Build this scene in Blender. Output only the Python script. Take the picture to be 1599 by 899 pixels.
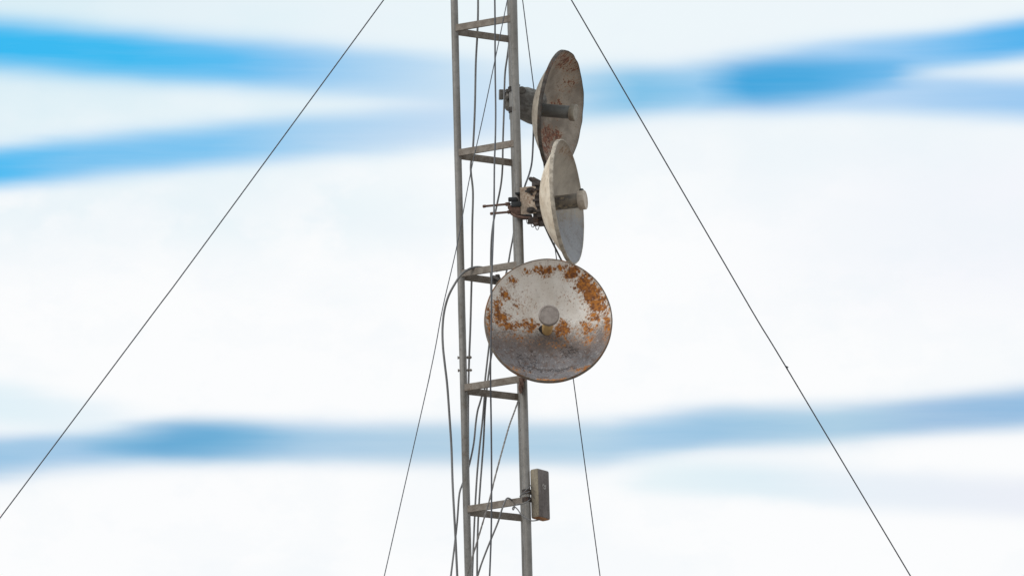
import bpy, bmesh, math, random
from mathutils import Vector, Matrix
random.seed(7)
R_ = math.radians
for o in list(bpy.data.objects): bpy.data.objects.remove(o)
C = bpy.context.scene.collection
sc = bpy.context.scene

# ------------------------------------------------------------------ camera
S = 0.0031                     # metres per photograph pixel at the tower
D = 35.0                       # slant distance to the tower
E = R_(14.5)                   # looking up
ROLL = R_(1.52)
FPX = D / S
CAM = Vector((0, -D*math.cos(E), 1.6))
Fw = Vector((0, math.cos(E), math.sin(E)))
R0 = Vector((1, 0, 0)); U0 = Vector((0, -math.sin(E), math.cos(E)))
Rt = R0*math.cos(ROLL) - U0*math.sin(ROLL)
Up = U0*math.cos(ROLL) + R0*math.sin(ROLL)
cam = bpy.data.cameras.new('camera'); camo = bpy.data.objects.new('camera', cam); C.objects.link(camo)
M = Matrix((Rt, Up, -Fw)).transposed().to_4x4(); M.translation = CAM
camo.matrix_world = M
cam.sensor_width = 36; cam.lens = 36*FPX/1599.0
cam.clip_start = 0.5; cam.clip_end = 20000
sc.camera = camo

# ------------------------------------------------------------------ colour
def s2l(c): return c/12.92 if c <= .04045 else ((c+.055)/1.055)**2.4
def rgb(r, g, b): return (s2l(r/255), s2l(g/255), s2l(b/255), 1)

class NT:
    """tiny helper to write node trees as expressions"""
    def __init__(s, tree): s.t = tree; s.n = tree.nodes; s.l = tree.links
    def put(s, sock, v):
        if isinstance(v, bpy.types.NodeSocket): s.l.new(v, sock)
        elif v is not None: sock.default_value = v
    def m(s, op, a, b=None, c=None, clamp=False):
        n = s.n.new('ShaderNodeMath'); n.operation = op; n.use_clamp = clamp
        s.put(n.inputs[0], a); s.put(n.inputs[1], b); s.put(n.inputs[2], c)
        return n.outputs[0]
    def vm(s, op, a, b=None):
        n = s.n.new('ShaderNodeVectorMath'); n.operation = op
        s.put(n.inputs[0], a); s.put(n.inputs[1], b)
        return n.outputs['Value'] if op in ('LENGTH', 'DOT_PRODUCT', 'DISTANCE') else n.outputs[0]
    def mix(s, f, a, b, blend='MIX'):
        n = s.n.new('ShaderNodeMix'); n.data_type = 'RGBA'; n.blend_type = blend
        s.put(n.inputs[0], f); s.put(n.inputs[6], a); s.put(n.inputs[7], b)
        return n.outputs[2]
    def noise(s, vec, scale, detail=4, rough=.55, out=0):
        n = s.n.new('ShaderNodeTexNoise'); s.put(n.inputs['Vector'], vec)
        n.inputs['Scale'].default_value = scale; n.inputs['Detail'].default_value = detail
        n.inputs['Roughness'].default_value = rough
        return n.outputs[out]
    def step(s, v, a, b):
        n = s.n.new('ShaderNodeMapRange'); n.interpolation_type = 'SMOOTHSTEP'
        s.put(n.inputs[0], v); n.inputs[1].default_value = a; n.inputs[2].default_value = b
        return n.outputs[0]
    def curve(s, v, pts):
        n = s.n.new('ShaderNodeFloatCurve'); s.put(n.inputs[1], v)
        cv = n.mapping.curves[0]
        while len(cv.points) < len(pts): cv.points.new(.5, .5)
        for p, q in zip(cv.points, sorted(pts)): p.location = q; p.handle_type = 'AUTO_CLAMPED'
        n.mapping.use_clip = False; n.mapping.update()
        return n.outputs[0]
    def ramp(s, v, pts):
        n = s.n.new('ShaderNodeValToRGB'); s.put(n.inputs[0], v)
        el = n.color_ramp.elements
        while len(el) < len(pts): el.new(.5)
        for e, (p, c) in zip(el, pts): e.position = p
        for e, (p, c) in zip(el, pts): e.color = c
        return n.outputs[0]
    def sep(s, v):
        n = s.n.new('ShaderNodeSeparateXYZ'); s.put(n.inputs[0], v); return n.outputs
    def comb(s, x, y, z):
        n = s.n.new('ShaderNodeCombineXYZ'); s.put(n.inputs[0], x); s.put(n.inputs[1], y); s.put(n.inputs[2], z)
        return n.outputs[0]

# ------------------------------------------------------------------ world: bright cloud deck with streaks of blue between
SUN = Vector((-0.62, -0.40, 0.62)).normalized()
w = bpy.data.worlds.new('World'); sc.world = w; w.use_nodes = True
T = NT(w.node_tree); T.n.clear()
outw = T.n.new('ShaderNodeOutputWorld')
tc = T.n.new('ShaderNodeTexCoord')
d = T.vm('NORMALIZE', tc.outputs['Generated'])
dx, dy, dz = T.sep(d)
az = T.m('ARCTAN2', dx, dy); el = T.m('ARCSINE', dz)
a_ = T.m('MULTIPLY', az, math.cos(E)); b_ = T.m('SUBTRACT', el, E)
X = T.m('SUBTRACT', T.m('MULTIPLY', a_, math.cos(ROLL)), T.m('MULTIPLY', b_, math.sin(ROLL)))
Y = T.m('ADD', T.m('MULTIPLY', b_, math.cos(ROLL)), T.m('MULTIPLY', a_, math.sin(ROLL)))
KX = FPX/1000.0                                   # sky angles in thousands of pixel-widths
qx = T.m('MULTIPLY_ADD', X, KX, .7995)
qy = T.m('MULTIPLY_ADD', Y, -KX, .4495)
q = T.comb(qx, qy, 0)
# gentle drifting of the streaks
stq = T.comb(T.m('MULTIPLY', qx, 2.0), T.m('MULTIPLY', qy, 7.0), 3.1)
wob = T.m('SUBTRACT', T.noise(stq, 1.3, 3), .5)
qyw = T.m('MULTIPLY_ADD', wob, .022, qy)
qxw = T.m('MULTIPLY_ADD', T.m('SUBTRACT', T.noise(T.comb(qx, T.m('MULTIPLY', qy, 9.0), 9.3), 1.8, 3), .5), .16, qx)
tt = T.m('MULTIPLY_ADD', qxw, 1/2.6, .5/2.6, clamp=True)     # -500 .. 2100 px -> 0..1
def tx(p): return (p+500)/2600.0
# pale cloud colour: faint cyan tint high up, white below
cl = T.noise(T.comb(qx, T.m('MULTIPLY', qy, 1.6), 0), 3.2, 5, .5)
hi = T.step(T.m('MULTIPLY_ADD', T.m('SUBTRACT', cl, .5), .45, qy), .42, .10)
lft = T.step(qx, .95, -.1)
tint = T.m('MULTIPLY', hi, T.m('MULTIPLY_ADD', lft, .55, .45))
pale = T.mix(tint, rgb(252, 253, 254), rgb(218, 238, 246))
rg = T.m('MULTIPLY', T.step(qx, 1.0, 1.6), T.step(T.m('ABSOLUTE', T.m('SUBTRACT', qy, .36)), .22, .02))
pale = T.mix(T.m('MULTIPLY', rg, .7), pale, rgb(240, 243, 251))
# small puffs at the left
puff = T.m('MULTIPLY', T.step(T.noise(T.comb(qx, T.m('MULTIPLY', qy, 1.5), 5.), 5.5, 6, .5), .44, .56),
           T.m('MULTIPLY', T.step(T.m('ABSOLUTE', T.m('SUBTRACT', qy, .33)), .11, .0), T.step(qx, .85, .5)))
pale = T.mix(T.m('MULTIPLY', puff, .8), pale, rgb(232, 244, 249))
soft = T.noise(T.comb(qx, T.m('MULTIPLY', qy, 2.2), 14.), 2.4, 7, .55)
pale = T.mix(T.m('MULTIPLY', T.step(soft, .47, .60), .28), pale, rgb(238, 245, 250))
soft2 = T.noise(T.comb(qx, T.m('MULTIPLY', qy, 1.4), 31.), 6.5, 7, .6)
pale = T.mix(T.m('MULTIPLY', T.step(soft2, .5, .6), .12), pale, rgb(232, 241, 248))
col = pale
# streaks: (x, centre y, half width, strength, colour) in photograph units
BANDS = [
 [(-480, 66, 46, 1, (58, 184, 240)), (0, 78, 40, 1.0, (60, 186, 241)), (150, 88, 40, 1.0, (64, 186, 240)), (330, 99, 39, .98, (92, 188, 241)),
  (450, 106, 38, .94, (128, 194, 240)), (560, 112, 37, .9, (160, 206, 241)), (700, 125, 37, .85, (192, 220, 242)), (820, 138, 38, .7, (205, 226, 243)), (980, 145, 34, 0, (205, 226, 243))],
 [(-480, 306, 28, .9, (80, 186, 240)), (0, 267, 31, 1, (80, 188, 242)), (130, 252, 32, .96, (112, 192, 240)), (330, 231, 32, .95, (120, 194, 240)),
  (500, 214, 34, .9, (158, 205, 240)), (650, 197, 37, .85, (184, 214, 241)), (800, 180, 37, .75, (200, 222, 243)), (960, 165, 32, 0, (205, 226, 243))],
 [(1040, 142, 40, .0, (150, 200, 240)), (1160, 124, 38, .45, (152, 202, 241)), (1350, 99, 34, .86, (144, 198, 241)), (1500, 81, 30, .95, (112, 188, 240)), (1620, 66, 30, 1, (88, 180, 238)), (2080, 30, 40, .9, (84, 178, 238))],
 [(1040, 146, 30, .0, (160, 202, 240)), (1200, 152, 30, .5, (160, 204, 241)), (1380, 155, 31, .8, (158, 202, 241)), (1600, 164, 31, .9, (146, 197, 240)), (2080, 190, 40, .9, (130, 190, 240))],
 [(760, 150, 34, .0, (175, 212, 238)), (880, 148, 40, .75, (160, 206, 236)), (985, 142, 38, .9, (112, 188, 230)), (1085, 138, 36, .92, (136, 196, 236)),
  (1170, 133, 36, .97, (66, 166, 222)), (1280, 127, 32, .95, (72, 169, 224)), (1390, 121, 23, .85, (92, 178, 232)), (1500, 117, 12, 0, (100, 182, 234))],
 [(-480, 745, 34, .9, (140, 188, 224)), (0, 722, 32, .92, (148, 194, 227)), (150, 707, 31, .9, (150, 194, 228)), (300, 694, 32, .9, (136, 188, 224)), (500, 692, 32, .92, (162, 200, 228)),
  (700, 692, 34, .9, (172, 204, 226)), (900, 694, 34, .88, (168, 204, 228)), (1000, 683, 34, .92, (156, 198, 228)), (1110, 670, 32, .95, (150, 194, 225)),
  (1300, 664, 31, .92, (164, 202, 226)), (1450, 654, 31, .94, (152, 190, 224)), (1600, 640, 33, .95, (146, 188, 224)), (2080, 600, 40, .9, (140, 184, 222))],
 [(60, 694, 14, 0, (120, 180, 218)), (180, 691, 20, .55, (116, 178, 217)), (290, 689, 28, .92, (98, 168, 212)), (370, 691, 29, .82, (104, 172, 214)), (450, 694, 27, .4, (116, 178, 217)), (580, 696, 28, 0, (130, 186, 220))],
 [(-480, 610, 40, .6, (222, 239, 247)), (0, 636, 34, .8, (220, 239, 247)), (150, 655, 30, .7, (226, 240, 248)), (360, 672, 24, 0, (230, 240, 248))],
 [(880, 732, 26, 0, (226, 241, 247)), (1050, 745, 28, .8, (226, 241, 247)), (1200, 752, 28, .9, (222, 238, 246)), (1330, 766, 30, .8, (228, 238, 247)), (1600, 782, 30, .8, (232, 236, 246)), (2080, 810, 40, .5, (232, 236, 246))],
]
stn = T.noise(T.comb(T.m('MULTIPLY', qx, 1.5), T.m('MULTIPLY', qy, 22.0), 0), 2.0, 4, .6)
for B in BANDS:
    c = T.curve(tt, [(tx(p[0]), p[1]/1000) for p in B])
    hw = T.curve(tt, [(tx(p[0]), p[2]/1000) for p in B])
    st = T.curve(tt, [(0, 0 if B[0][3] == 0 else B[0][3])]+[(tx(p[0]), p[3]) for p in B]+[(1, B[-1][3])])
    r = T.m('DIVIDE', T.m('ABSOLUTE', T.m('SUBTRACT', qyw, c)), hw)
    g = T.m('EXPONENT', T.m('MULTIPLY', T.m('POWER', r, 3.3), -.8))
    f = T.m('MULTIPLY', g, T.m('MULTIPLY', st, T.m('MULTIPLY_ADD', stn, .22, .89)), clamp=True)
    col = T.mix(f, col, T.ramp(tt, [(tx(p[0]), rgb(*p[4])) for p in B]))
sky = T.n.new('ShaderNodeTexSky'); sky.sky_type = 'NISHITA'; sky.sun_disc = False
sky.sun_elevation = math.asin(SUN.z); sky.sun_rotation = math.atan2(SUN.x, SUN.y) % (2*math.pi)
bg1 = T.n.new('ShaderNodeBackground'); T.l.new(sky.outputs[0], bg1.inputs[0]); bg1.inputs[1].default_value = .1
bg2 = T.n.new('ShaderNodeBackground'); T.l.new(col, bg2.inputs[0]); bg2.inputs[1].default_value = 1.0
ms = T.n.new('ShaderNodeMixShader')
# the deck thins out well above the streaks
thin = T.m('MULTIPLY', T.step(el, R_(24), R_(40)), T.step(T.noise(d, 2.5, 4), .4, .7))
T.l.new(T.m('SUBTRACT', 1.0, T.m('MULTIPLY', thin, .5)), ms.inputs[0])
T.l.new(bg1.outputs[0], ms.inputs[1]); T.l.new(bg2.outputs[0], ms.inputs[2]); T.l.new(ms.outputs[0], outw.inputs[0])
w.cycles.sampling_method = 'MANUAL'; w.cycles.sample_map_resolution = 512

sun = bpy.data.lights.new('sun', 'SUN'); sun.energy = 1.6; sun.angle = R_(25); sun.color = (1, .96, .9)
suno = bpy.data.objects.new('sun', sun); C.objects.link(suno)
suno.rotation_euler = (-SUN).to_track_quat('-Z', 'Y').to_euler(); suno.location = (-20, -10, 30)
sc.view_settings.view_transform = 'Standard'; sc.view_settings.look = 'None'
sc.view_settings.exposure = 0; sc.view_settings.gamma = 1; sc.view_settings.use_curve_mapping = False

# ------------------------------------------------------------------ helpers
def P(px, py, wd=0.0):
    """point of the vertical plane standing wd (in pixel-widths) in front of the tower axis"""
    v = Fw + Rt*((px-799.5)/FPX) + Up*((449.5-py)/FPX)
    t = (-wd*S - CAM.y)/v.y
    return CAM + v*t
def camdir(x, y, z): return (Rt*x + Up*y - Fw*z).normalized()

def link(name, bm, mats, parent=None, smooth=True, origin=None, sharp=40):
    bmesh.ops.recalc_face_normals(bm, faces=bm.faces[:]) if not getattr(bm, 'tagged', False) else None
    me = bpy.data.meshes.new(name)
    org = Vector(origin) if origin is not None else (parent.matrix_world.translation if parent else Vector())
    if parent is not None and parent.type == 'EMPTY': pass
    bm.to_mesh(me); bm.free()
    for m_ in (mats if isinstance(mats, (list, tuple)) else [mats]): me.materials.append(m_)
    if smooth:
        for p in me.polygons: p.use_smooth = True
        try: me.set_sharp_from_angle(angle=R_(sharp))
        except Exception: pass
    o = bpy.data.objects.new(name, me); C.objects.link(o)
    # meshes are written in world space; move them into the parent's (or their own) frame
    if parent is None:
        me.transform(Matrix.Translation(-org)); o.location = org
    else:
        mw = WM[parent.name]
        me.transform(mw.inverted()); o.parent = parent
        WM[o.name] = mw.copy()
    if parent is None: WM[o.name] = Matrix.Translation(org)
    return o
WM = {}
def empty(name, mat, label, cat, group=None):
    o = bpy.data.objects.new(name, None); C.objects.link(o); o.empty_display_size = .1
    if isinstance(mat, Vector): mat = Matrix.Translation(mat)
    o.matrix_world = mat; WM[o.name] = mat.copy()
    o['label'] = label; o['category'] = cat
    if group: o['group'] = group
    return o
def tag(o, label, cat, group=None):
    o['label'] = label; o['category'] = cat
    if group: o['group'] = group
    return o
def smoothpts(pts, n=8):
    out = []
    p = [pts[0]*2-pts[1]] + pts + [pts[-1]*2-pts[-2]]
    for i in range(1, len(p)-2):
        a, b, c, e = p[i-1], p[i], p[i+1], p[i+2]
        for k in range(n):
            t = k/n
            out.append(.5*((2*b)+(c-a)*t+(2*a-5*b+4*c-e)*t*t+(3*b-a-3*c+e)*t**3))
    out.append(pts[-1]); return out
def tube(bm, pts, r, seg=10, cap=True, wob=0.0, mi=0):
    rs = r if isinstance(r, (list, tuple)) else [r]*len(pts)
    rings = []; t0 = (pts[1]-pts[0]).normalized()
    n = t0.orthogonal().normalized()
    for i, p in enumerate(pts):
        t = (pts[min(i+1, len(pts)-1)]-pts[max(i-1, 0)]).normalized()
        n = (n - t*n.dot(t)).normalized(); b = t.cross(n)
        rr = rs[i]*(1+random.uniform(-wob, wob))
        rings.append([bm.verts.new(p+(n*math.cos(2*math.pi*k/seg)+b*math.sin(2*math.pi*k/seg))*rr) for k in range(seg)])
    for A, B in zip(rings, rings[1:]):
        for k in range(seg):
            f = bm.faces.new((A[k], A[(k+1) % seg], B[(k+1) % seg], B[k])); f.material_index = mi
    if cap:
        for q_ in (list(reversed(rings[0])), rings[-1]): bm.faces.new(q_).material_index = mi
    return bm
def lathe(bm, prof, mat, seg=48, mi=None, jitter=None):
    """prof: list of (r, z); mat: 4x4 whose z is the axis; mi: material index per profile segment"""
    rings = []
    for j, (r, z) in enumerate(prof):
        if r < 1e-6: rings.append([bm.verts.new(mat @ Vector((0, 0, z)))]); continue
        ring = []
        for k in range(seg):
            a = 2*math.pi*k/seg
            rr, zz = r, z
            if jitter: rr, zz = jitter(r, z, a, j)
            ring.append(bm.verts.new(mat @ Vector((rr*math.cos(a), rr*math.sin(a), zz))))
        rings.append(ring)
    for j in range(len(rings)-1):
        A, B = rings[j], rings[j+1]
        for k in range(seg):
            k2 = (k+1) % seg
            if len(A) == 1 and len(B) == 1: break
            if len(A) == 1: vs = (A[0], B[k2], B[k])
            elif len(B) == 1: vs = (A[k], A[k2], B[0])
            else: vs = (A[k], A[k2], B[k2], B[k])
            f = bm.faces.new(vs)
            if mi: f.material_index = mi[j]
    return bm
def box(bm, mat, hx, hy, hz, bev=0.0, seg=2, mi=0):
    vs = [bm.verts.new(mat @ Vector((sx*hx, sy*hy, sz*hz))) for sx in (-1, 1) for sy in (-1, 1) for sz in (-1, 1)]
    F_ = [(0, 1, 3, 2), (4, 6, 7, 5), (0, 4, 5, 1), (2, 3, 7, 6), (0, 2, 6, 4), (1, 5, 7, 3)]
    fs = [bm.faces.new([vs[i] for i in f]) for f in F_]
    for f in fs: f.material_index = mi
    if bev:
        ed = list({e for f in fs for e in f.edges})
        bmesh.ops.bevel(bm, geom=ed, offset=bev, segments=seg, profile=.5, affect='EDGES')
    return bm
def frame(o, z, up=Vector((0, 0, 1))):
    z = z.normalized(); x = up.cross(z).normalized(); y = z.cross(x)
    m_ = Matrix((x, y, z)).transposed().to_4x4(); m_.translation = o; return m_
def prism(bm, pts2, mat, t, bev=0.0, mi=0):
    """outline pts2 in the xy of mat, thickness t along z (centred)"""
    a = [bm.verts.new(mat @ Vector((x, y, -t/2))) for x, y in pts2]
    b = [bm.verts.new(mat @ Vector((x, y, t/2))) for x, y in pts2]
    n = len(a); fs = [bm.faces.new(list(reversed(a))), bm.faces.new(b)]
    for i in range(n): fs.append(bm.faces.new((a[i], a[(i+1) % n], b[(i+1) % n], b[i])))
    for f in fs: f.material_index = mi
    if bev:
        ed = list({e for f in fs[:2] for e in f.edges})
        bmesh.ops.bevel(bm, geom=ed, offset=bev, segments=2, profile=.5, affect='EDGES')
    return bm
def bolt(bm, p, ax, r, h, mi=0):
    m_ = frame(p, ax)
    lathe(bm, [(0, h), (r*.95, h), (r, h*.75), (r, 0), (r*1.45, 0), (r*1.45, -h*.25), (0, -h*.25)], m_, 6, [mi]*6)
    lathe(bm, [(0, h*1.7), (r*.5, h*1.7), (r*.5, h*.9)], m_, 10, [mi]*2)

# ------------------------------------------------------------------ materials
def newmat(name):
    m_ = bpy.data.materials.new(name); m_.use_nodes = True
    t = NT(m_.node_tree); bs = t.n['Principled BSDF']; return m_, t, bs
def bump(t, bs, h, strength=.3, dist=.002):
    b = t.n.new('ShaderNodeBump'); b.inputs['Strength'].default_value = strength; b.inputs['Distance'].default_value = dist
    t.l.new(h, b.inputs['Height']); t.l.new(b.outputs[0], bs.inputs['Normal'])
def worn(name, c1, c2, c3=None, scale=18, rough=.6, metal=0.0, f3=(.58, .7), vstretch=.35, bumps=.35):
    m_, t, bs = newmat(name)
    co = t.n.new('ShaderNodeTexCoord').outputs['Object']
    cs = t.vm('MULTIPLY', co, (1, 1, vstretch))
    n1 = t.noise(cs, scale, 6, .6); n2 = t.noise(co, scale*4.3, 5, .65); n3 = t.noise(cs, scale*.35, 4)
    c = t.mix(t.step(n1, .36, .64), c1, c2)
    c = t.mix(t.m('MULTIPLY', t.step(n2, .45, .7), .35), c, tuple(v*.55 for v in c2[:3])+(1,))
    if c3: c = t.mix(t.m('MULTIPLY', t.step(t.m('ADD', t.m('MULTIPLY', n3, .5), t.m('MULTIPLY', n2, .5)), *f3), .85), c, c3)
    t.l.new(c, bs.inputs['Base Color']); bs.inputs['Metallic'].default_value = metal
    t.l.new(t.m('MULTIPLY_ADD', n1, .25, rough-.12), bs.inputs['Roughness'])
    bump(t, bs, n2, bumps, .0015)
    return m_
m_leg = worn('aged_tower_paint', rgb(137, 132, 127), rgb(118, 113, 107), rgb(100, 86, 72), scale=9, rough=.42, metal=.25, f3=(.56, .68))
m_bar = worn('weathered_bar_paint', rgb(134, 124, 114), rgb(112, 101, 91), rgb(96, 74, 58), scale=30, rough=.7, vstretch=1, f3=(.55, .65), bumps=.6)
m_dark = worn('grimy_dark_metal', rgb(74, 66, 62), rgb(44, 38, 36), rgb(104, 70, 50), scale=40, rough=.75, vstretch=1, f3=(.55, .65), bumps=.8)
m_black = worn('black_rubber', rgb(50, 52, 54), rgb(34, 35, 38), scale=50, rough=.7, vstretch=1)
m_rustrod = worn('rusty_threaded_rod', rgb(122, 96, 84), rgb(92, 70, 62), rgb(130, 80, 50), scale=60, rough=.85, vstretch=1)
m_plate = worn('weathered_tan_plate', rgb(186, 170, 152), rgb(150, 132, 116), rgb(120, 86, 62), scale=28, rough=.7, vstretch=1, f3=(.54, .66), bumps=.5)
m_hous = worn('weathered_grey_housing', rgb(132, 128, 122), rgb(106, 102, 98), rgb(88, 82, 76), scale=16, rough=.75, vstretch=1, f3=(.5, .66), bumps=.5)
m_box = worn('sun_aged_grey_plastic', rgb(112, 102, 97), rgb(92, 82, 78), rgb(74, 64, 58), scale=17, rough=.6, f3=(.52, .68), bumps=.3)
m_boxside = worn('dirty_tan_plastic', rgb(142, 130, 110), rgb(106, 97, 85), rgb(84, 73, 60), scale=26, rough=.65, vstretch=.25, f3=(.52, .64))
m_boxrust = worn('rust_stained_plastic', rgb(176, 124, 80), rgb(140, 92, 58), rgb(96, 64, 44), scale=30, rough=.8, vstretch=1)
m_mark = worn('faded_pale_print', rgb(176, 170, 166), rgb(150, 144, 138), scale=200, rough=.6, vstretch=1)
m_cable = worn('grey_cable_sheath', rgb(124, 122, 122), rgb(100, 98, 98), scale=20, rough=.5, vstretch=.2)
m_cableD = worn('dark_cable_sheath', rgb(92, 92, 96), rgb(74, 74, 78), scale=20, rough=.5, vstretch=.2)
m_guy = worn('oiled_steel_strand', rgb(74, 76, 82), rgb(56, 58, 64), scale=60, rough=.5, metal=.3, vstretch=1)
m_rope = worn('frayed_twisted_strand', rgb(150, 144, 140), rgb(118, 113, 110), scale=90, rough=.8, vstretch=.3)

def dish_paint(name, R, tone_a, tone_b, blobs, low=None, thr=.5, rust_cols=None, specks=(), grain=.5, mottle=1.0, streak=.28):
    """tone_a/b paint colours, low=(v, colour, colour2) grime in the lower bowl (on the middle dish, painted-in sky light), blobs=(u, v, ru, rv, s) rust patches"""
    m_, t, bs = newmat(name)
    co = t.n.new('ShaderNodeTexCoord').outputs['Object']
    uv = t.vm('SCALE', co); t.n[-1].inputs['Scale'].default_value = 1/R
    uv = t.vm('MULTIPLY', uv, (1, 1, 0))
    x, y, z = t.sep(uv)
    nb = t.noise(uv, 2.6, 6, .6); nm = t.noise(uv, 9, 8, .65); nf = t.noise(uv, 34, 8, .7); nv = t.noise(uv, 75, 6, .7)
    c = t.mix(t.step(nb, .35, .65), tone_a, tone_b)
    c = t.mix(t.m('MULTIPLY', t.step(nf, .52, .72), grain), c, tuple(v*.5 for v in tone_b[:3])+(1,))
    if low:
        for (v0, soft, cc, amt) in low:
            yy = t.m('ADD', t.m('ADD', y, t.m('MULTIPLY', t.m('SUBTRACT', nm, .5), .7)), t.m('ADD', t.m('MULTIPLY', t.m('SUBTRACT', nb, .5), .5), t.m('MULTIPLY', t.m('SUBTRACT', nf, .5), 1.3)))
            c = t.mix(t.m('MULTIPLY', t.step(yy, v0+soft, v0-soft), amt), c, cc)
        # mottling of the grime
        lowm = t.m('MULTIPLY', t.step(y, low[0][0]+.15, low[0][0]-.15), mottle)
        c = t.mix(t.m('MULTIPLY', t.m('MULTIPLY', t.step(nf, .47, .62), lowm), .5), c, rgb(104, 92, 88))
        c = t.mix(t.m('MULTIPLY', t.m('MULTIPLY', t.step(nm, .50, .62), lowm), .65), c, rgb(98, 78, 68))
        c = t.mix(t.m('MULTIPLY', t.m('MULTIPLY', t.step(nv, .49, .58), lowm), .65), c, rgb(74, 66, 63))
        c = t.mix(t.m('MULTIPLY', t.m('MULTIPLY', t.step(t.noise(uv, 15, 6, .7), .55, .64), lowm), .5), c, rgb(176, 170, 168))
        c = t.mix(t.m('MULTIPLY', t.step(t.noise(t.vm('MULTIPLY', uv, (1, .22, 1)), 7, 5, .6), .50, .64), streak), c, rgb(120, 108, 98))
        # soft dark patch round and under the feed foot
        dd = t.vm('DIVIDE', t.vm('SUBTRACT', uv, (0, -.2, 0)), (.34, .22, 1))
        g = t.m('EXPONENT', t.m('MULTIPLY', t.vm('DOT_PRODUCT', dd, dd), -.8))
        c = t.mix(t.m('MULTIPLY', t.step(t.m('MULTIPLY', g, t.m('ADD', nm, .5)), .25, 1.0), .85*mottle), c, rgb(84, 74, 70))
    tot = None
    for (u, v, ru, rv, s_) in blobs:
        dd = t.vm('DIVIDE', t.vm('SUBTRACT', uv, (u, v, 0)), (ru, rv, 1))
        g = t.m('MULTIPLY', t.m('EXPONENT', t.m('MULTIPLY', t.vm('DOT_PRODUCT', dd, dd), -.7)), s_)
        tot = g if tot is None else t.m('MAXIMUM', tot, g)
    rc = rust_cols or (rgb(176, 112, 44), rgb(120, 66, 26))
    if tot is not None:
        def dots(sc_, seed):
            n = t.n.new('ShaderNodeTexVoronoi'); n.feature = 'SMOOTH_F1'; n.inputs['Smoothness'].default_value = .35
            n.inputs['Scale'].default_value = sc_
            wv = t.vm('ADD', t.vm('ADD', uv, (seed, seed*.7, 0)), t.vm('MULTIPLY', t.noise(uv, sc_*1.3, 4, .65, out=1), (.9/sc_, .9/sc_, 0)))
            t.put(n.inputs['Vector'], wv); return n.outputs['Distance']
        env = t.m('ADD', t.m('MULTIPLY', tot, .75), t.m('MULTIPLY', t.m('SUBTRACT', nm, .5), 1.3))
        env = t.m('ADD', env, t.m('MULTIPLY', t.m('SUBTRACT', nf, .5), .7))
        e1 = t.m('SUBTRACT', env, t.m('MULTIPLY', dots(20, 3.1), .85)); e2 = t.m('SUBTRACT', env, t.m('MULTIPLY', dots(42, 7.7), .95))
        val = t.m('ADD', t.m('MAXIMUM', e1, e2), thr-.08)
        f = t.m('MULTIPLY', t.step(val, thr-.09, thr+.13), t.step(tot, .05, .3))
        halo = t.m('MULTIPLY', t.step(val, thr-.4, thr+.05), t.m('MULTIPLY', t.step(tot, .0, .5), .5))
        c = t.mix(halo, c, rgb(172, 138, 108))
        rcol = t.mix(t.step(t.noise(uv, 16, 6, .7), .38, .6), rc[0], rc[1])
        rcol = t.mix(t.m('MULTIPLY', t.step(nv, .52, .66), .6), rcol, tuple(v*.35 for v in rc[1][:3])+(1,))
        c = t.mix(t.m('MULTIPLY', f, .97), c, rcol)
        # small round rust specks scattered over the paint near the patches
    sp = t.m('MULTIPLY', t.step(nv, .66, .72), t.step(nb, .4, .6))
    c = t.mix(t.m('MULTIPLY', sp, .75), c, rgb(96, 70, 54))
    frk = t.m('MULTIPLY', t.step(t.noise(uv, 22, 4, .6), .60, .66), t.step(nb, .3, .5))
    c = t.mix(t.m('MULTIPLY', frk, .45*mottle), c, rgb(146, 110, 88))
    for (u, v, ru, rv, s_) in specks:
        dd = t.vm('DIVIDE', t.vm('SUBTRACT', uv, (u, v, 0)), (ru, rv, 1))
        g = t.m('MULTIPLY', t.m('EXPONENT', t.m('MULTIPLY', t.vm('DOT_PRODUCT', dd, dd), -.9)), s_)
        ridg = t.m('ABSOLUTE', t.m('SUBTRACT', t.noise(t.vm('MULTIPLY', uv, (1, 1.8, 1)), 7.5, 6, .7), .5))
        k = t.m('MULTIPLY', t.step(ridg, .032, .012), t.step(t.m('MULTIPLY', g, t.m('ADD', nm, t.m('MULTIPLY', t.m('SUBTRACT', t.noise(uv, 5.5, 3), .5), 1.2))), .38, .5))
        c = t.mix(t.m('MULTIPLY', k, .9), c, rgb(40, 36, 38))
    t.l.new(c, bs.inputs['Base Color'])
    t.l.new(t.m('MULTIPLY_ADD', nf, .2, .62), bs.inputs['Roughness'])
    bump(t, bs, t.m('ADD', nf, t.m('MULTIPLY', nm, .6)), .35, .0015)
    return m_

# ------------------------------------------------------------------ ground (below the picture; catches light and anchors the guys)
m_, t, bs = newmat('dry_ground')
co = t.n.new('ShaderNodeTexCoord').outputs['Object']
t.l.new(t.mix(t.step(t.noise(co, .4, 6), .4, .6), (.34, .31, .28, 1), (.24, .215, .195, 1)), bs.inputs['Base Color'])
bs.inputs['Roughness'].default_value = .95
bm = bmesh.new()
N = 40
vs = [[bm.verts.new(((i/N-.5)*6000, (j/N-.5)*6000, 0)) for j in range(N+1)] for i in range(N+1)]
for i in range(N):
    for j in range(N): bm.faces.new((vs[i][j], vs[i+1][j], vs[i+1][j+1], vs[i][j+1]))
g = link('ground', bm, m_, origin=(0, 0, 0)); g['kind'] = 'structure'

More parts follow.
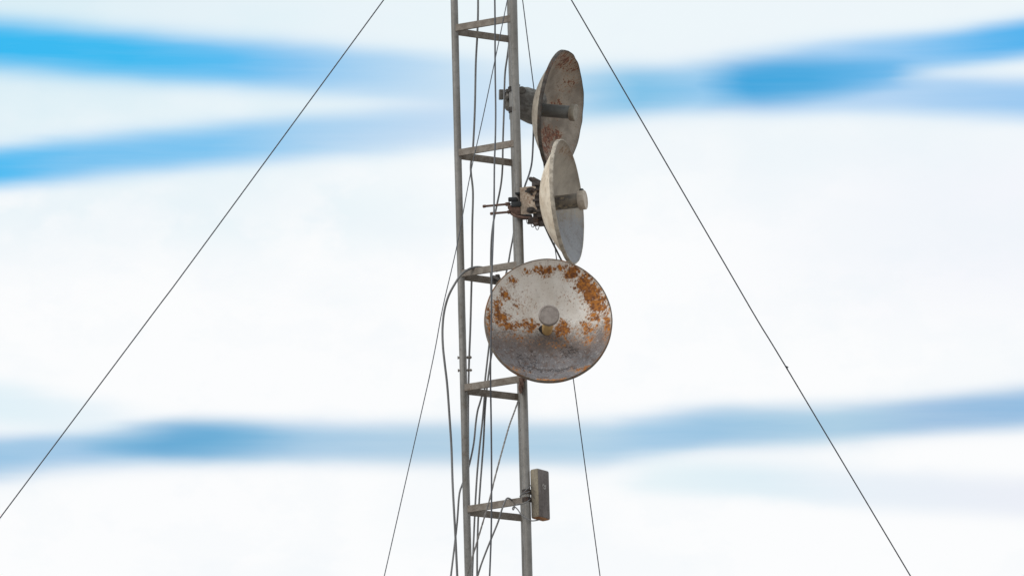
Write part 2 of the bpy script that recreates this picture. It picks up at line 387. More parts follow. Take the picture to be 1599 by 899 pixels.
# ------------------------------------------------------------------ tower
LX = P(720.2, 449.5, 0); LL = Vector((LX.x, 0))
NRx = P(813.4, 449.5, 52).x; FRx = P(808.9, 449.5, -52).x
legs = {'L': Vector((LX.x, 0, 0)), 'N': Vector((NRx, -52*S, 0)), 'F': Vector((FRx, 52*S, 0))}
rad = {'L': 5.8*S, 'N': 6.1*S, 'F': 5.7*S}
ZTOP = P(720, -330, 0).z
cx = sum((v for v in legs.values()), Vector())/3
tower = empty('lattice_tower', Vector((cx.x, cx.y, 0)), 'slender grey three-legged steel lattice mast with ladder-like welded rungs', 'tower')
for k, v in legs.items():
    bm = bmesh.new()
    zs = [0.0]
    while zs[-1] < ZTOP: zs.append(min(ZTOP, zs[-1]+.25))
    pts = [Vector((v.x+random.uniform(-.0006, .0006), v.y, z)) for z in zs]
    tube(bm, pts, rad[k], 24)
    lg = link('leg', bm, m_leg, tower)
# rung levels: heights read on the left leg
def zlev(py): return P(716+(py-240)*.0, py, 0).z
def leftx(py): return 709.0 + (py-20)*.0249
lv = [P(leftx(y)+3, y, 0).z for y in (45.5, 239.5, 428.5, 606, 795)]
step_ = (lv[0]-lv[4])/4
zsl = list(lv)
z = lv[4]-step_
while z > .3: zsl.append(z); z -= step_
z = lv[0]+step_
while z < ZTOP-.1: zsl.append(z); z += step_
def bar(bm, a, b, h, th):
    dv = (b-a); L = dv.length; x = dv.normalized(); zz = Vector((0, 0, 1)); y = zz.cross(x).normalized(); zz = x.cross(y)
    m_ = Matrix((x, y, zz)).transposed().to_4x4(); m_.translation = (a+b)/2
    box(bm, m_, L/2, th/2, h/2, .0012, 1)
    return m_
for i, z in enumerate(zsl):
    for (p, q_, dzz) in (('L', 'N', .0), ('L', 'F', -.010), ('N', 'F', -.003)):
        a = legs[p].copy(); b = legs[q_].copy(); a.z = b.z = z+dzz
        a.z += random.uniform(-.002, .002); b.z += random.uniform(-.004, .004)
        dv = (b-a).normalized()
        off = Vector((0, 0, 0))
        if (p, q_) == ('L', 'N'): off = Vector((0, -.0105, 0))
        if (p, q_) == ('L', 'F'): off = Vector((0, .004, 0))
        bm = bmesh.new()
        bar(bm, a+dv*rad[p]*(.35 if p == 'L' and q_ == 'N' else .7)+off, b-dv*rad[q_]*.7+off, .0345 if q_ == 'N' else .0335, .011)
        link('rung', bm, m_bar, tower, smooth=False)
        # weld bead where the bar meets the leg
        for (pt, sgn, kk) in ((a, 1, p), (b, -1, q_)):
            if i < 5 and (p, q_) != ('N', 'F'):
                bm = bmesh.new()
                c = pt+dv*sgn*rad[kk]*.93+off*(.9)
                tube(bm, [c+Vector((0, 0, s_*.0175)) for s_ in (-1, -.5, 0, .5, 1)], [.0035, .0045, .004, .0047, .0035], 8)
                link('weld', bm, m_bar, tower)
# through bolts at the splice in the left leg
for py in (558, 578):
    c = P(leftx(py)+.3, py, 0)
    bm = bmesh.new()
    ax = Vector((1, 0, 0))
    tube(bm, [c-ax*8.2*S, c+ax*14*S], 1.25*S, 10)
    for dxp in (-7.4, 7.4, 12): 
        lathe(bm, [(0, .9*S), (2.5*S, .9*S), (2.5*S, -.9*S), (0, -.9*S)], frame(c+ax*dxp*S, ax), 6)
    link('splice_bolt', bm, m_bar, tower)

# ------------------------------------------------------------------ guy wires
def guy(pts, r, mat, label, ext_top=None):
    """pts: (px, py, w) from the top down, then carried straight on to the ground"""
    p = [P(*q_) for q_ in pts]
    dv = (p[-1]-p[-2]).normalized()
    p.append(p[-1]+dv*((p[-1].z-.03)/-dv.z))
    p = smoothpts(p, 10)
    org = p[-1].copy(); bm = bmesh.new(); tube(bm, p, r, 8)
    o = link('guy_wire', bm, mat, origin=org); tag(o, label, 'guy wire', 'guy wires bracing the mast')
    return o
guy([(704.5, -143, 6), (599.3, 0, -6), (305.7, 400, -70), (231, 500, -90), (0, 808, -150)], 1.0*S, m_guy, 'dark thin guy wire slanting down to the left edge, far left of the mast')
gr = guy([(800, -158, 54), (892, 0, 45), (1124.7, 400, 10), (1183, 500, 0), (1229, 575.5, -8), (1422, 899, -40)], 1.0*S, m_guy, 'dark guy wire slanting down to the right with a small twisted wire end on it')
bm = bmesh.new()
kp = [P(1228, 572.5, -8), P(1229.5, 572.6, -6), P(1231, 573.5, -5)]
tube(bm, kp, [1.3*S, 1.1*S, .6*S], 6)
tube(bm, [P(1226.8, 571.2, -8), P(1229.6, 576, -8)], 1.35*S, 7)
link('wire_end', bm, m_guy, gr)
guy([(797.5, -32, 62), (792.3, 0, 66), (757, 170, 90), (734.5, 272, 105), (713, 386, 125), (691, 482, 140), (670, 590, 160), (600, 899, 240)], .75*S, m_guy, 'thin light guy wire crossing in front of the rungs and left leg of the mast')
guy([(803.5, -100, -54), (816, 0, -68), (833.5, 137, -85), (863, 360, -110), (895, 590, -140), (937, 899, -190)], .8*S, m_guy, 'thin guy wire behind the three dishes, coming out below the rusty one')

# ------------------------------------------------------------------ cables
def cable(pts, r, mat, label, top=True, down=None, name='cable', wob=0.0, n=8, twist=False):
    p = [P(*q_) for q_ in pts]
    if top:
        a = p[0]; dv = (p[0]-p[1]).normalized(); dv.x *= .3; p.insert(0, a+dv*.45); p.insert(0, Vector((a.x+dv.x*.45, a.y, ZTOP-.2)))
    if down is not None:
        b = p[-1]; sl = (p[-1].x-p[-2].x)/max(.01, p[-2].z-p[-1].z); x_, y_, z_ = b.x, b.y, b.z
        for k in range(7):
            z_ -= .15*(1.25**k); x_ += sl*.15*(1.25**k); sl *= .55; y_ *= .93
            p.append(Vector((x_, y_, z_)))
        k_ = z_; p.append(Vector((x_, y_, k_*.5))); p.append(Vector((x_, y_, .02)))
    p = smoothpts(p, n)
    org = p[-1].copy(); bm = bmesh.new()
    if twist:
        L = 0; A = []; B = []
        q2 = []
        for a, b in zip(p, p[1:]):
            m_ = max(1, int((b-a).length/.006))
            for k in range(m_): q2.append(a.lerp(b, k/m_))
        q2.append(p[-1])
        for i, a in enumerate(q2):
            an = i*.75; o_ = Vector((math.cos(an), math.sin(an), 0))*r*.28
            A.append(a+o_); B.append(a-o_)
        tube(bm, A, r*.82, 6); tube(bm, B, r*.82, 6)
    else: tube(bm, p, r, 10, wob=wob)
    o = link(name, bm, mat, origin=org); tag(o, label, 'cable', 'cables running down the mast')
    return o
cable([(746.5, 0, -30), (745.5, 50, -30), (743, 100, -30), (741.5, 170, -30), (738.5, 232, -30), (735, 262, -28), (738.5, 300, -28), (737.5, 350, -28), (737, 410, -28),
       (735.8, 460, -28), (734.5, 510, -28), (732.6, 560, -26), (731.6, 600, -22), (731, 660, -20), (732, 800, -18), (733, 899, -18)], 1.65*S, m_cable,
      'grey cable hanging just right of the left leg, kinked below the second rung', down=735)
cable([(772.6, 0, 70), (773, 60, 70), (773.2, 110, 72), (774, 170, 76), (773.5, 215, 84), (772, 260, 96), (771.3, 330, 120), (769.3, 390, 150), (768, 430, 166), (767.2, 500, 172), (766, 560, 168), (766, 600, 150),
       (766.8, 650, 120), (767.5, 720, 100), (767.4, 800, 90), (766.6, 845, 88), (764.6, 899, 86)], 1.35*S, m_cableD,
      'straight cable down the middle of the mast, passing in front of the rusty dish', down=764)
cable([(795.5, 64, -64), (792, 90, -64), (788.4, 118, -64), (787, 170, -64), (785.3, 222, -64), (784.6, 262, -64), (782, 290, -62), (775.5, 322, -60), (770, 350, -58), (767, 382, -56), (766.4, 430, -56), (767, 480, -56),
       (764.5, 530, -54), (761, 562, -52), (757.3, 596, -50), (756, 625, -48), (753, 660, -46), (748.6, 700, -44), (745, 740, -42), (742, 790, -40), (739.5, 845, -36), (737.5, 899, -34)], 1.5*S, m_cable,
      'grey cable starting under the top rung at the right leg, passing behind the rusty dish', top=False, down=737)
cable([(792, 425, -50), (788, 445, -50), (780, 490, -50), (769, 545, -52), (764.6, 572, -52), (761, 600, -50), (757.4, 640, -50), (755, 690, -50), (752.6, 722, -50), (749.4, 765, -48), (746.6, 812, -46), (745.2, 860, -44), (745, 899, -42)], 1.5*S, m_cable,
      'grey cable under the rusty dish, right-hand one of a close pair', top=False, down=745)
cable([(752.5, 618, -42), (749, 630, -40), (745.8, 641, -38), (743, 660, -34), (740, 690, -26), (735, 716, -22), (729, 738, -18), (721.5, 757, -10), (717, 773, -4), (713.8, 815, 0), (709.3, 855, 4), (704, 899, 8)], 1.5*S, m_cable,
      'grey cable curving from under the fourth rung behind the left leg to its outer side', top=False, down=700)
cable([(776, 423, -44), (762, 420, -14), (748, 417, 12), (735, 419, 18), (721, 428, 19), (710, 443.5, 17), (700, 463, 12), (693.5, 487, 10), (691, 513, 8), (691.6, 540, 8), (694.5, 568, 8), (698.4, 602, 8), (702.2, 655, 10), (705, 700, 12), (707, 760, 14), (711.3, 840, 16), (714, 899, 18)], 1.85*S, m_cable,
      'thick grey cable looping from the third rung over the left leg, hanging outside it', top=False, down=716)
cable([(809, 626, -46), (803, 643, -30), (795, 665, 10), (785, 700, 40), (778.5, 724, 56), (771.4, 751, 62), (764.6, 779, 62), (756.7, 806, 56), (747.7, 836, 44), (738.7, 866, 34), (731, 892, 24), (729, 899, 22)], 1.3*S, m_rope,
      'frayed pale twisted cable sloping from below the fourth rung down across the left leg', top=False, down=722, twist=True)
cable([(800, 781, 40), (795, 777.6, 56), (791, 778.2, 60), (787, 786, 60), (783, 797, 60), (777.5, 815, 58), (768.5, 837, 56), (760, 858, 52), (752, 879, 46), (745.5, 899, 40)], 1.4*S, m_cable,
      'grey cable hooked over the lowest rung and slanting down to the left', top=False, down=738)
cable([(803, 350, -66), (801.5, 368, -66), (797, 392, -66), (793.6, 412, -66), (790, 428, -64), (786, 450, -60)], 1.4*S, m_cable,
      'short grey cable slipping out left of the right leg just above the third rung', top=False)
cable([(833, 192, -66), (833, 206, -64), (831.6, 240, -50), (829.8, 258, -30), (826, 273, 0), (820.5, 288, 40), (818, 297, 58)], 1.45*S, m_cableD,
      'short dark cable hanging from the top dish to the bracket of the middle dish', top=False)
cable([(846, 343, 62), (852, 356, 40), (858.5, 370, 20), (867, 387, 0), (876, 405, -10), (884, 420, -10), (880, 450, 0), (862, 480, 30)], 1.5*S, m_cableD,
      'short dark cable running from behind the middle dish down behind the rusty dish', top=False)

# ------------------------------------------------------------------ dishes
def reflector(parent, mat, R, depth, lip, mats, jit=0.0, lipmi=2, dent=None):
    ph = [random.uniform(0, 6.28) for _ in range(6)]
    def jf(r, z, a, j):
        if r < R*.85: return r, z
        k = sum(math.sin(a*(3+5*i)+ph[i])/(1+i) for i in range(6))*jit
        return r*(1+k), z+k*R*.6
    prof = []; mi = []
    n = 22
    for i in range(n+1):
        u = i/n; prof.append((R*u*.985, -depth*(1-u**2.15))); mi.append(0)
    prof += [(R*.988, .0035), (R*.995, .0055), (R, .005), (R+.003, .001), (R+.003, -lip)]; mi += [lipmi]*5
    mi = mi[:len(prof)-1]; mi.append(lipmi)
    for i in range(n, -1, -1):
        u = i/n; prof.append((R*u*.975, -depth*(1-u**2.15)-.004 - (0 if i < n else 0))); mi.append(1)
    while len(mi) < len(prof)-1: mi.append(1)
    bm = bmesh.new(); lathe(bm, prof, mat, 128, mi, jf if jit else None)
    o = link('reflector', bm, mats, parent, sharp=50)
    return o
def feed(parent, mat, depth, out, rt, rc, capl, mt, mc, taper=1.0, foot=1.5):
    bm = bmesh.new()
    lathe(bm, [(0, -depth+.002), (rt*foot, -depth+.002), (rt*foot, -depth+.010), (rt, -depth+.013), (rt*taper, out-capl*.9), (rt*taper*.9, out-capl*.5)], mat, 40)
    a = link('feed_tube', bm, mt, parent)
    bm = bmesh.new()
    lathe(bm, [(rt*taper*.9, out-capl), (rc*.97, out-capl), (rc, out-capl+.002), (rc, out-.004), (rc*.98, out-.0015), (rc*.93, out), (rc*.82, out), (rc*.8, out-.0015), (0, out-.0012)], mat, 44)
    link('feed_cap', bm, mc, parent)
    return a
GRP = 'round dish antennas on the mast'
RR = 97*S
back1 = worn('dish_back_grey_tan', rgb(176, 164, 148), rgb(146, 134, 120), rgb(104, 84, 66), scale=12, rough=.7, vstretch=1, f3=(.54, .66))
back2 = worn('dish_back_cream', rgb(232, 218, 198), rgb(204, 186, 164), rgb(156, 118, 88), scale=12, rough=.65, vstretch=1, f3=(.58, .68))
back3 = worn('dish_back_pale_grey', rgb(186, 182, 176), rgb(160, 154, 146), rgb(120, 92, 70), scale=12, rough=.7, vstretch=1)
lip1 = worn('dish_rim_dark', rgb(92, 86, 80), rgb(66, 60, 56), rgb(104, 70, 48), scale=30, rough=.8, vstretch=1, f3=(.5, .62), bumps=1)
lip2 = worn('dish_rim_cream', rgb(190, 178, 162), rgb(150, 138, 124), rgb(110, 88, 70), scale=30, rough=.7, vstretch=1)
lip3 = worn('dish_rim_rusty', rgb(124, 114, 104), rgb(100, 88, 78), rgb(132, 90, 56), scale=10, rough=.8, vstretch=1, f3=(.49, .56), bumps=.8)

# --- top dish (behind the right legs)
ax1 = camdir(.94*math.cos(R_(5.3)), -.94*math.sin(R_(5.3)), .342)
M1 = frame(P(876.5, 174.5, -80), ax1)
d1 = empty('dish_antenna', M1, 'topmost dish, brown-grey and rust-blotched with a jagged dark rim, facing right', 'dish antenna', GRP)
mf1 = dish_paint('dish_face_brown', RR, rgb(168, 155, 141), rgb(128, 116, 104),
   [(.5, .17, .14, .15, .85), (.42, -.28, .14, .13, 1), (.3, -.45, .15, .16, 1.05), (.14, -.6, .16, .14, .95), (.62, -.25, .09, .09, .95), (.0, .86, .5, .14, .75), (.5, .62, .2, .2, .45), (.5, -.6, .3, .2, .5), (-.2, -.8, .45, .17, .95), (-.75, -.45, .12, .4, .9), (-.4, -.55, .3, .2, .8)],
   thr=.5, rust_cols=(rgb(138, 84, 56), rgb(92, 56, 40)), specks=[(.0, -.7, .5, .25, 1), (.4, .5, .3, .3, .7)], grain=.7,
   low=[(-.55, .2, rgb(150, 142, 136), .6)])
reflector(d1, M1, RR, 40*S, .013, [mf1, back1, lip1], jit=.007)
m_tube = worn('smoked_grey_tube', rgb(122, 122, 118), rgb(92, 93, 92), rgb(120, 108, 88), scale=14, rough=.45, vstretch=.3, f3=(.56, .7))
m_cap1 = worn('feed_cap_tan', rgb(160, 150, 134), rgb(136, 124, 110), scale=30, rough=.6, vstretch=1)
feed(d1, M1, 40*S, 25*S, 10.5*S, 13.5*S, 9*S, m_tube, m_cap1)
# radio housing: blunt cone behind the dish
hp = P(835, 168, -97); ha = (P(791, 150, -103)-hp).normalized()
MH = frame(hp, ha); L = (P(791, 150, -103)-hp).length
bm = bmesh.new()
lathe(bm, [(0, -12*S), (20*S, -12*S), (27*S, -6*S), (27.5*S, 0), (26*S, L*.45), (22.5*S, L*.62), (22*S, L*.66), (21.5*S, L*.82), (18*S, L*.94), (11*S, L), (0, L)], MH, 40)
hs = link('radio_housing', bm, m_hous, d1)
bm = bmesh.new()      # ribs, cable gland and tab on the housing
for (px, py, ww, h, v) in ((815, 141, -78, 5.5, 3.2),):
    lathe(bm, [(0, 1.5*S), (h*S, 1.5*S), (h*1.2*S, -1*S), (0, -1*S)], frame(P(px, py, ww+3), camdir(.1, .2, 1)), 20)
tube(bm, smoothpts([P(796, 150, -82), P(795, 138, -80), P(799, 131, -78), P(806, 130, -78), P(812, 134, -80)], 5), 1.3*S, 8)
link('carry_loop', bm, m_hous, d1)
bm = bmesh.new()
box(bm, frame(P(788, 147, -90), camdir(.2, .1, 1)), 9*S, 3*S, 3*S, .002)
box(bm, frame(P(782.5, 148, -88), camdir(.2, .1, 1)), 3.2*S, 8*S, 4*S, .002)
for yy in (142, 154): bolt(bm, P(792, yy, -82), camdir(0, .1, 1), 2.4*S, 3*S)
link('mount_tab', bm, m_hous, d1)
pf = legs['F']         # clamps round the far leg
for zo in (P(809, 140, -52).z, P(809, 172, -52).z):
    bm = bmesh.new()
    c = Vector((pf.x, pf.y, zo))
    lathe(bm, [(rad['F']+.0005, -.012), (rad['F']+.006, -.012), (rad['F']+.006, .012), (rad['F']+.0005, .012)], Matrix.Translation(c), 24)
    box(bm, Matrix.Translation(c+Vector((.0, 24*S, 0))), .02, 20*S, .01, .002)
    link('leg_clamp', bm, m_dark, d1)

# --- middle dish
ax2 = camdir(.972*math.cos(R_(6.2)), .972*math.sin(R_(6.2)), .232)
M2 = frame(P(886.5, 315, 62), ax2)
d2 = empty('dish_antenna', M2, 'middle dish, pale clean grey with a cream back, bolted by a plate, facing right', 'dish antenna', GRP)
mf2 = dish_paint('dish_face_pale', RR, rgb(178, 166, 150), rgb(152, 141, 128), [(.2, .9, .4, .08, .5)], thr=.75,
   rust_cols=(rgb(140, 112, 90), rgb(110, 86, 70)), grain=.45, low=[(-.05, .2, rgb(150, 152, 157), .8)], mottle=.3)
# lower bowl of this one stays clean: cool sky light painted in as bluish grey
reflector(d2, M2, RR, 40*S, .014, [mf2, back2, lip2], jit=.0012)
m_tube2 = worn('streaked_olive_tube', rgb(134, 120, 102), rgb(72, 66, 62), rgb(160, 142, 114), scale=16, rough=.35, vstretch=.3, f3=(.5, .62))
m_cap2 = worn('feed_cap_cream', rgb(200, 184, 166), rgb(176, 158, 140), scale=30, rough=.6, vstretch=1)
feed(d2, M2, 40*S, 29*S, 11.5*S, 15.2*S, 11*S, m_tube2, m_cap2)
bm = bmesh.new(); lathe(bm, [(0, 3*S), (2.6*S, 2.6*S), (3.6*S, 1*S), (3.8*S, -1.5*S), (0, -1.5*S)], frame(M2 @ Vector((0, 15.6*S, 23*S)), (M2.to_3x3() @ Vector((0, 1, 0)))), 14)
link('drain_plug', bm, m_black, d2)
facing = camdir(-.12, .12, 1)
MP = frame(P(825.5, 313, 72), facing)
bm = bmesh.new()       # outline of the tan plate, nibbled right side
out = [(-13, 20.5), (-4, 21.5), (6, 22), (11.5, 21), (13, 17), (12.8, 11), (10, 7), (9, 0), (9.5, -7), (12, -11), (13.2, -16), (11, -20.5), (5, -21.5), (-6, -21.5), (-12.8, -21.5), (-13.2, -8), (-12.8, 6)]
prism(bm, [(x*S, y*S) for x, y in out], MP, 3*S, .0012)
pl = link('mount_plate', bm, m_plate, d2)
for (x, y, r) in ((3.6, 15.5, 3.6), (3, -15.5, 3.8)):
    bm = bmesh.new(); c = MP @ Vector((x*S, y*S, 1.5*S))
    prism(bm, [((dx_+0)*S, dy_*S) for dx_, dy_ in ((-7, -1.5), (-5, -3.6), (5, -3.8), (7.5, -1), (7, 2), (4, 4), (-5, 3.6))], frame(MP @ Vector((x*S, y*S, 2.4*S)), facing), 1.8*S)
    bolt(bm, MP @ Vector((x*S, y*S, 3.4*S)), facing, r*S, 2.2*S)
    link('plate_bolt', bm, m_dark, pl)
for (x, y, r) in ((-4, 14.5, 1.3), (5.2, 9, 1.9), (-1.6, -13, 1.5)):
    bm = bmesh.new(); lathe(bm, [(0, .3*S), (r*S, .3*S), (r*S, -1*S)], frame(MP @ Vector((x*S, y*S, 1.55*S)), facing), 12)
    link('plate_hole', bm, m_black, pl)
bm = bmesh.new()      # radio body between plate and dish
MB_ = frame(P(842, 313.5, 62), facing)
box(bm, MB_, 9.5*S, 29*S, 12*S, .006, 3)
for k in range(7): box(bm, frame(MB_ @ Vector((random.uniform(-5, 3)*S, (-26+k*8.4)*S, 12*S)), facing), 6*S, 2*S, 2.2*S, .002)
box(bm, frame(P(836.5, 292, 66), facing), 5*S, 7*S, 8*S, .003)
link('radio_body', bm, m_dark, d2)
bm = bmesh.new()
tube(bm, [P(826.3, 278, 66), P(829, 279.5, 66), P(838, 284.5, 64), P(847, 290, 62)], [2.2*S, 3.6*S, 4.6*S, 5.4*S], 8)
tube(bm, [P(832, 277.5, 62), P(841, 283, 60), P(848, 288, 60)], [1.8*S, 2.6*S, 3*S], 8)
link('latch_lever', bm, m_dark, d2)
bm = bmesh.new()      # clamp jaws round the near leg
MJ = camdir(0, .0, 1)
box(bm, frame(P(800.5, 311.5, 64), MJ), 7*S, 3.6*S, 9*S, .005, 3)
box(bm, frame(P(806, 319, 70), MJ), 8*S, 4*S, 5*S, .004)
box(bm, frame(P(808.5, 302, 62), MJ), 4*S, 1.7*S, 10*S, .002)
link('clamp_jaw', bm, m_black, d2)
bm = bmesh.new()
prism(bm, [(x*S, y*S) for x, y in ((-10, 7), (-9.5, 1), (-4, -6), (3, -9), (10, -9.5), (10, 2), (0, 4))], frame(P(803, 326, 66), camdir(-.1, -.1, 1)), 10*S, .002)
tube(bm, smoothpts([P(798, 333, 70), P(806, 337.5, 70), P(820, 340, 68), P(836, 341, 66)], 4), 2.2*S, 8)
link('clamp_bracket', bm, m_rustrod, d2)
for a, b, rr in (((754.5, 322.3, 84), (797, 318.3, 62), 1.8), ((766.3, 333.6, 84), (800, 330.6, 62), 1.8)):
    bm = bmesh.new(); A_, B_ = P(*a), P(*b); n_ = 60
    pts = [A_.lerp(B_, i/n_) for i in range(n_+1)]
    tube(bm, pts, [rr*S*(1.06 if i % 2 else .94) for i in range(n_+1)], 10)
    ax = (B_-A_).normalized()
    lathe(bm, [(0, 2*S), (2.5*S, 2*S), (2.5*S, -2*S), (0, -2*S)], frame(A_+ax*2*S, ax), 6)
    lathe(bm, [(0, 3*S), (3.2*S, 3*S), (3.2*S, -3*S), (0, -3*S)], frame(B_-ax*5*S, ax), 6)
    link('threaded_rod', bm, m_rustrod, d2)
bm = bmesh.new()      # sagging tape and connectors under the radio
for (x, y, hx, hy) in ((823, 339, 8, 3.6), (833, 344, 8, 5), (841, 346, 8, 6), (829, 346, 5, 4), (846, 349, 5, 4.5), (838, 350, 4, 3)):
    box(bm, frame(P(x, y, 62+random.uniform(-4, 6)), camdir(random.uniform(-.4, .4), random.uniform(-.3, .3), 1)), hx*S, hy*S, 5*S, .005, 3)
for (x, y) in ((825, 344), (832, 349), (839, 353)):
    tube(bm, smoothpts([P(x-3, y-3, 70), P(x-2, y+4, 71), P(x+1, y+5.5, 71), P(x+3, y, 70)], 4), .6*S, 6)
link('taped_connector', bm, m_dark, d2)

# --- rusty dish
ax3 = camdir(.03, .285, .958)
M3 = frame(P(856.3, 500, 130), ax3)
d3 = empty('dish_antenna', M3, 'lowest and largest-looking dish facing the viewer, whitish with orange rust patches', 'dish antenna', GRP)
rust = [(-.05, .86, .17, .07, 1), (.22, .89, .14, .05, .85), (.41, .81, .15, .09, 1.05), (.59, .64, .14, .14, 1.2), (.71, .47, .14, .16, 1.25), (.81, .29, .14, .16, 1.2), (.76, .13, .12, .12, 1.0),
  (.24, .02, .12, .12, 1.1), (-.28, .06, .15, .11, .95), (-.54, .69, .08, .07, .8), (-.67, .49, .10, .12, .88), (-.8, .29, .10, .13, .9), (-.75, .12, .17, .11, 1.0), (-.62, .02, .16, .08, .95),
  (-.46, .08, .09, .07, .8), (.62, -.03, .2, .13, .75), (-.93, .05, .06, .25, .85), (.66, -.25, .1, .09, .72), (.93, -.05, .06, .3, .8), (-.3, .85, .14, .05, .65), (-.45, .4, .35, .25, .36), (.3, .45, .3, .2, .25),
  (0, -.99, .6, .035, .9), (.6, -.8, .25, .06, .85), (-.6, -.8, .25, .05, .7), (-.5, -.15, .4, .12, .42), (.2, -.2, .5, .15, .38)]
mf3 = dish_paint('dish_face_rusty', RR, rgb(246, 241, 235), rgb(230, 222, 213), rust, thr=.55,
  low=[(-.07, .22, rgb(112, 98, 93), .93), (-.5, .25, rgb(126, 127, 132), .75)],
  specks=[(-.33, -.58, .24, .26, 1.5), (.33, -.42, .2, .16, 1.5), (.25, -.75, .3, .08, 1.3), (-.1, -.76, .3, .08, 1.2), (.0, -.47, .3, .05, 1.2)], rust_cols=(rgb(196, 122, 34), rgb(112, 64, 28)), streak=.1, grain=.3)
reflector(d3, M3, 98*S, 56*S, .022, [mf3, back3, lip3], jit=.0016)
m_tube3 = worn('cream_feed_arm', rgb(236, 200, 138), rgb(214, 176, 112), rgb(160, 120, 70), scale=20, rough=.5, vstretch=1)
m_cap3 = worn('feed_cap_grey', rgb(150, 138, 130), rgb(132, 120, 113), scale=30, rough=.6, vstretch=1)
feed(d3, M3, 56*S, 31*S, 8.2*S, 16*S, 9*S, m_tube3, m_cap3, foot=1.0)
bm = bmesh.new()      # bracket behind the reflector to the near leg
pn = legs['N']
zc = P(813, 512, 52).z; c = Vector((pn.x, pn.y, zc))
vb = M3 @ Vector((0, 0, -58*S))
tube(bm, [vb, vb.lerp(c, .5), c+Vector((.02, -.02, 0))], 9*S, 16)
for zo in (-.06, .06):
    lathe(bm, [(rad['N']+.0005, -.014), (rad['N']+.006, -.014), (rad['N']+.006, .014), (rad['N']+.0005, .014)], Matrix.Translation(c+Vector((0, 0, zo))), 24)
    box(bm, Matrix.Translation(c+Vector((.03, -.012, zo))), .03, .02, .012, .002)
link('mount_bracket', bm, m_dark, d3)
bm = bmesh.new()      # stay arm with its clamp at the third rung
s0 = P(773, 435, 30)
tube(bm, [P(771, 432, 32), P(779, 436, 50), P(800, 452, 80)], 2.6*S, 8)
box(bm, frame(s0, camdir(.3, .2, 1)), 5.5*S, 4.2*S, 4*S, .003)
box(bm, frame(P(777, 430.5, 34), camdir(-.4, .2, 1)), 3*S, 2*S, 3*S, .002)
for (x, y) in ((767.5, 437), (772, 441), (779.5, 434)): bolt(bm, P(x, y, 36), camdir(-.3, -.2, 1), 1.8*S, 2.5*S)
link('stay_arm', bm, m_dark, d3)
bm = bmesh.new()      # rusty lower bracket at the leg
for (x, y, hx, hy) in ((815, 598, 2.6, 8), (813, 606, 2.2, 6), (815.5, 592, 5, 3)):
    box(bm, frame(P(x, y, 60), camdir(-.2, 0, 1)), hx*S, hy*S, 3*S, .002)
tube(bm, smoothpts([P(812, 596, 62), P(810.5, 606, 62), P(813, 614, 62)], 4), 1.2*S, 8)
link('lower_bracket', bm, m_rustrod, d3)

# ------------------------------------------------------------------ small panel antenna
fd = Vector((17, 22, 0)).normalized()           # along the front face: right and away
sd = Vector((-12, 9.3, 0)).normalized()         # along the side face
near = P(840.8, 768.6, 62)
ctr = near + fd*14*S + sd*7.6*S
mb = Matrix((fd, sd, Vector((0, 0, 1)))).transposed().to_4x4(); mb.translation = ctr
pa = empty('panel_antenna', mb, 'small upright grey box antenna strapped to the right leg near the bottom', 'antenna')
hh = 38.4*S
bm = bmesh.new()
box(bm, mb, 15*S, 8*S, hh+.6*S, 3.2*S, 5)
bm.normal_update()
for f in bm.faces:
    n = f.normal
    if n.z < -.5: f.material_index = 2
    elif n.dot(-fd) > .6: f.material_index = 1
link('casing', bm, [m_box, m_boxside, m_boxrust], pa, sharp=60)
def facept(u, v, o=.0): return mb @ Vector((u*S, -8*S-o, v*S))
bm = bmesh.new()      # faint printed mark: hooked stroke over a short wave
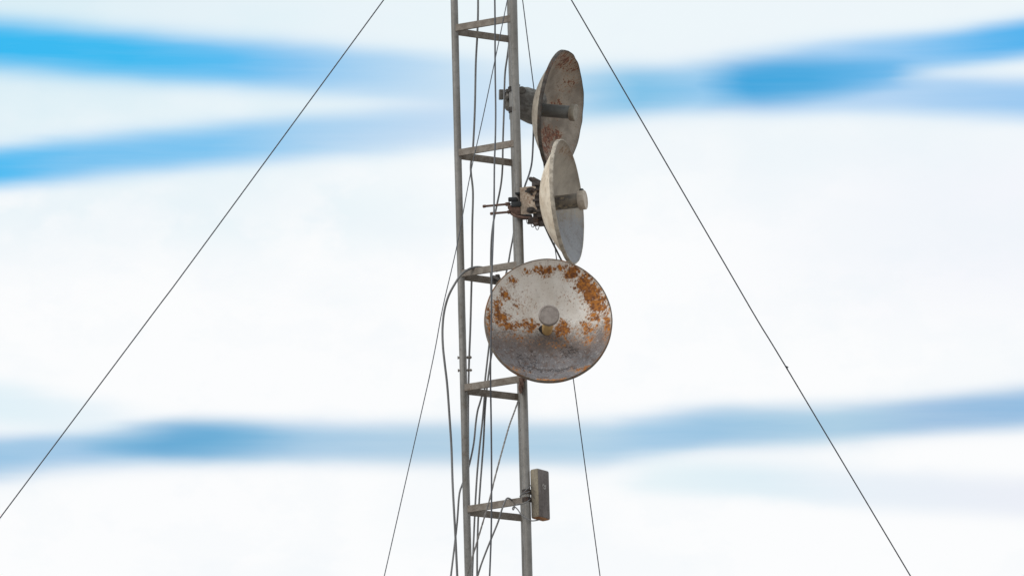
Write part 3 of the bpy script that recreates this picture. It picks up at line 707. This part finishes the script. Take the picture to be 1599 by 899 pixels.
for pl_ in ([(-3.5, 11.5), (-3.6, 13), (-2.2, 14.6), (-.3, 14.2), (.8, 12.6), (2.2, 12.2), (3.6, 13.6), (4, 15)], [(3.8, 11.4), (2.9, 9.2), (.8, 8.2), (-1, 9.6), (-1.6, 10.4)]):
    pts = smoothpts([facept(u, v, .0002) for u, v in pl_], 5)
    for a, b in zip(pts, pts[1:]):
        t_ = (b-a).normalized(); n_ = sd.cross(t_).normalized()*1.1*S
        bm.faces.new([bm.verts.new(q_-sd*.0006) for q_ in (a-n_, b-n_, b+n_, a+n_)])
link('printed_mark', bm, m_mark, pa, smooth=False)
bm = bmesh.new()
lo = mb @ Vector((-4*S, 0, -hh)); 
tube(bm, smoothpts([lo+Vector((0, 0, .008)), lo-Vector((0, 0, .004)), P(831, 812.5, 66), P(823, 809.5, 68), P(814, 803, 66), P(808.5, 795, 62), P(803, 790.5, 60), P(800.5, 793, 62), P(801.6, 795.4, 62), P(803.5, 791.6, 62)], 6), 1.0*S, 8)
link('data_lead', bm, m_cable, pa)
def tie(pts, r=.8): 
    bm = bmesh.new(); tube(bm, smoothpts([P(*p_) for p_ in pts], 5), r*S, 7); link('wire_tie', bm, m_cable, pa)
tie([(829, 757, 52), (825, 761, 66), (819, 767, 68), (813.5, 773, 62), (812, 777, 58)], .75)
tie([(829.5, 766, 50), (823, 768, 68), (816, 770.5, 66), (812, 774, 60), (813.5, 777, 60)], .8)
tie([(829.5, 778, 50), (824, 782, 68), (818, 786, 66), (809, 786.6, 60), (802, 790, 60)], .8)
bm = bmesh.new()
for yy in (768, 780):
    zc = P(822, yy, 52).z
    lathe(bm, [(rad['N']+.0004, -.010), (rad['N']+.003, -.011), (rad['N']+.003, .011), (rad['N']+.0004, .010)], Matrix.Translation(Vector((pn.x, pn.y, zc))), 24)
    mid = Vector((pn.x, pn.y, zc))+Vector((rad['N'], -.0, 0))
    tube(bm, [mid-Vector((.004, 0, 0)), mb @ Vector((-8*S, 6*S, zc-ctr.z))], 3*S, 8)
link('strap', bm, m_dark, pa)

# ------------------------------------------------------------------ render settings
sc.render.engine = 'CYCLES'
sc.render.resolution_x = 1024; sc.render.resolution_y = 575
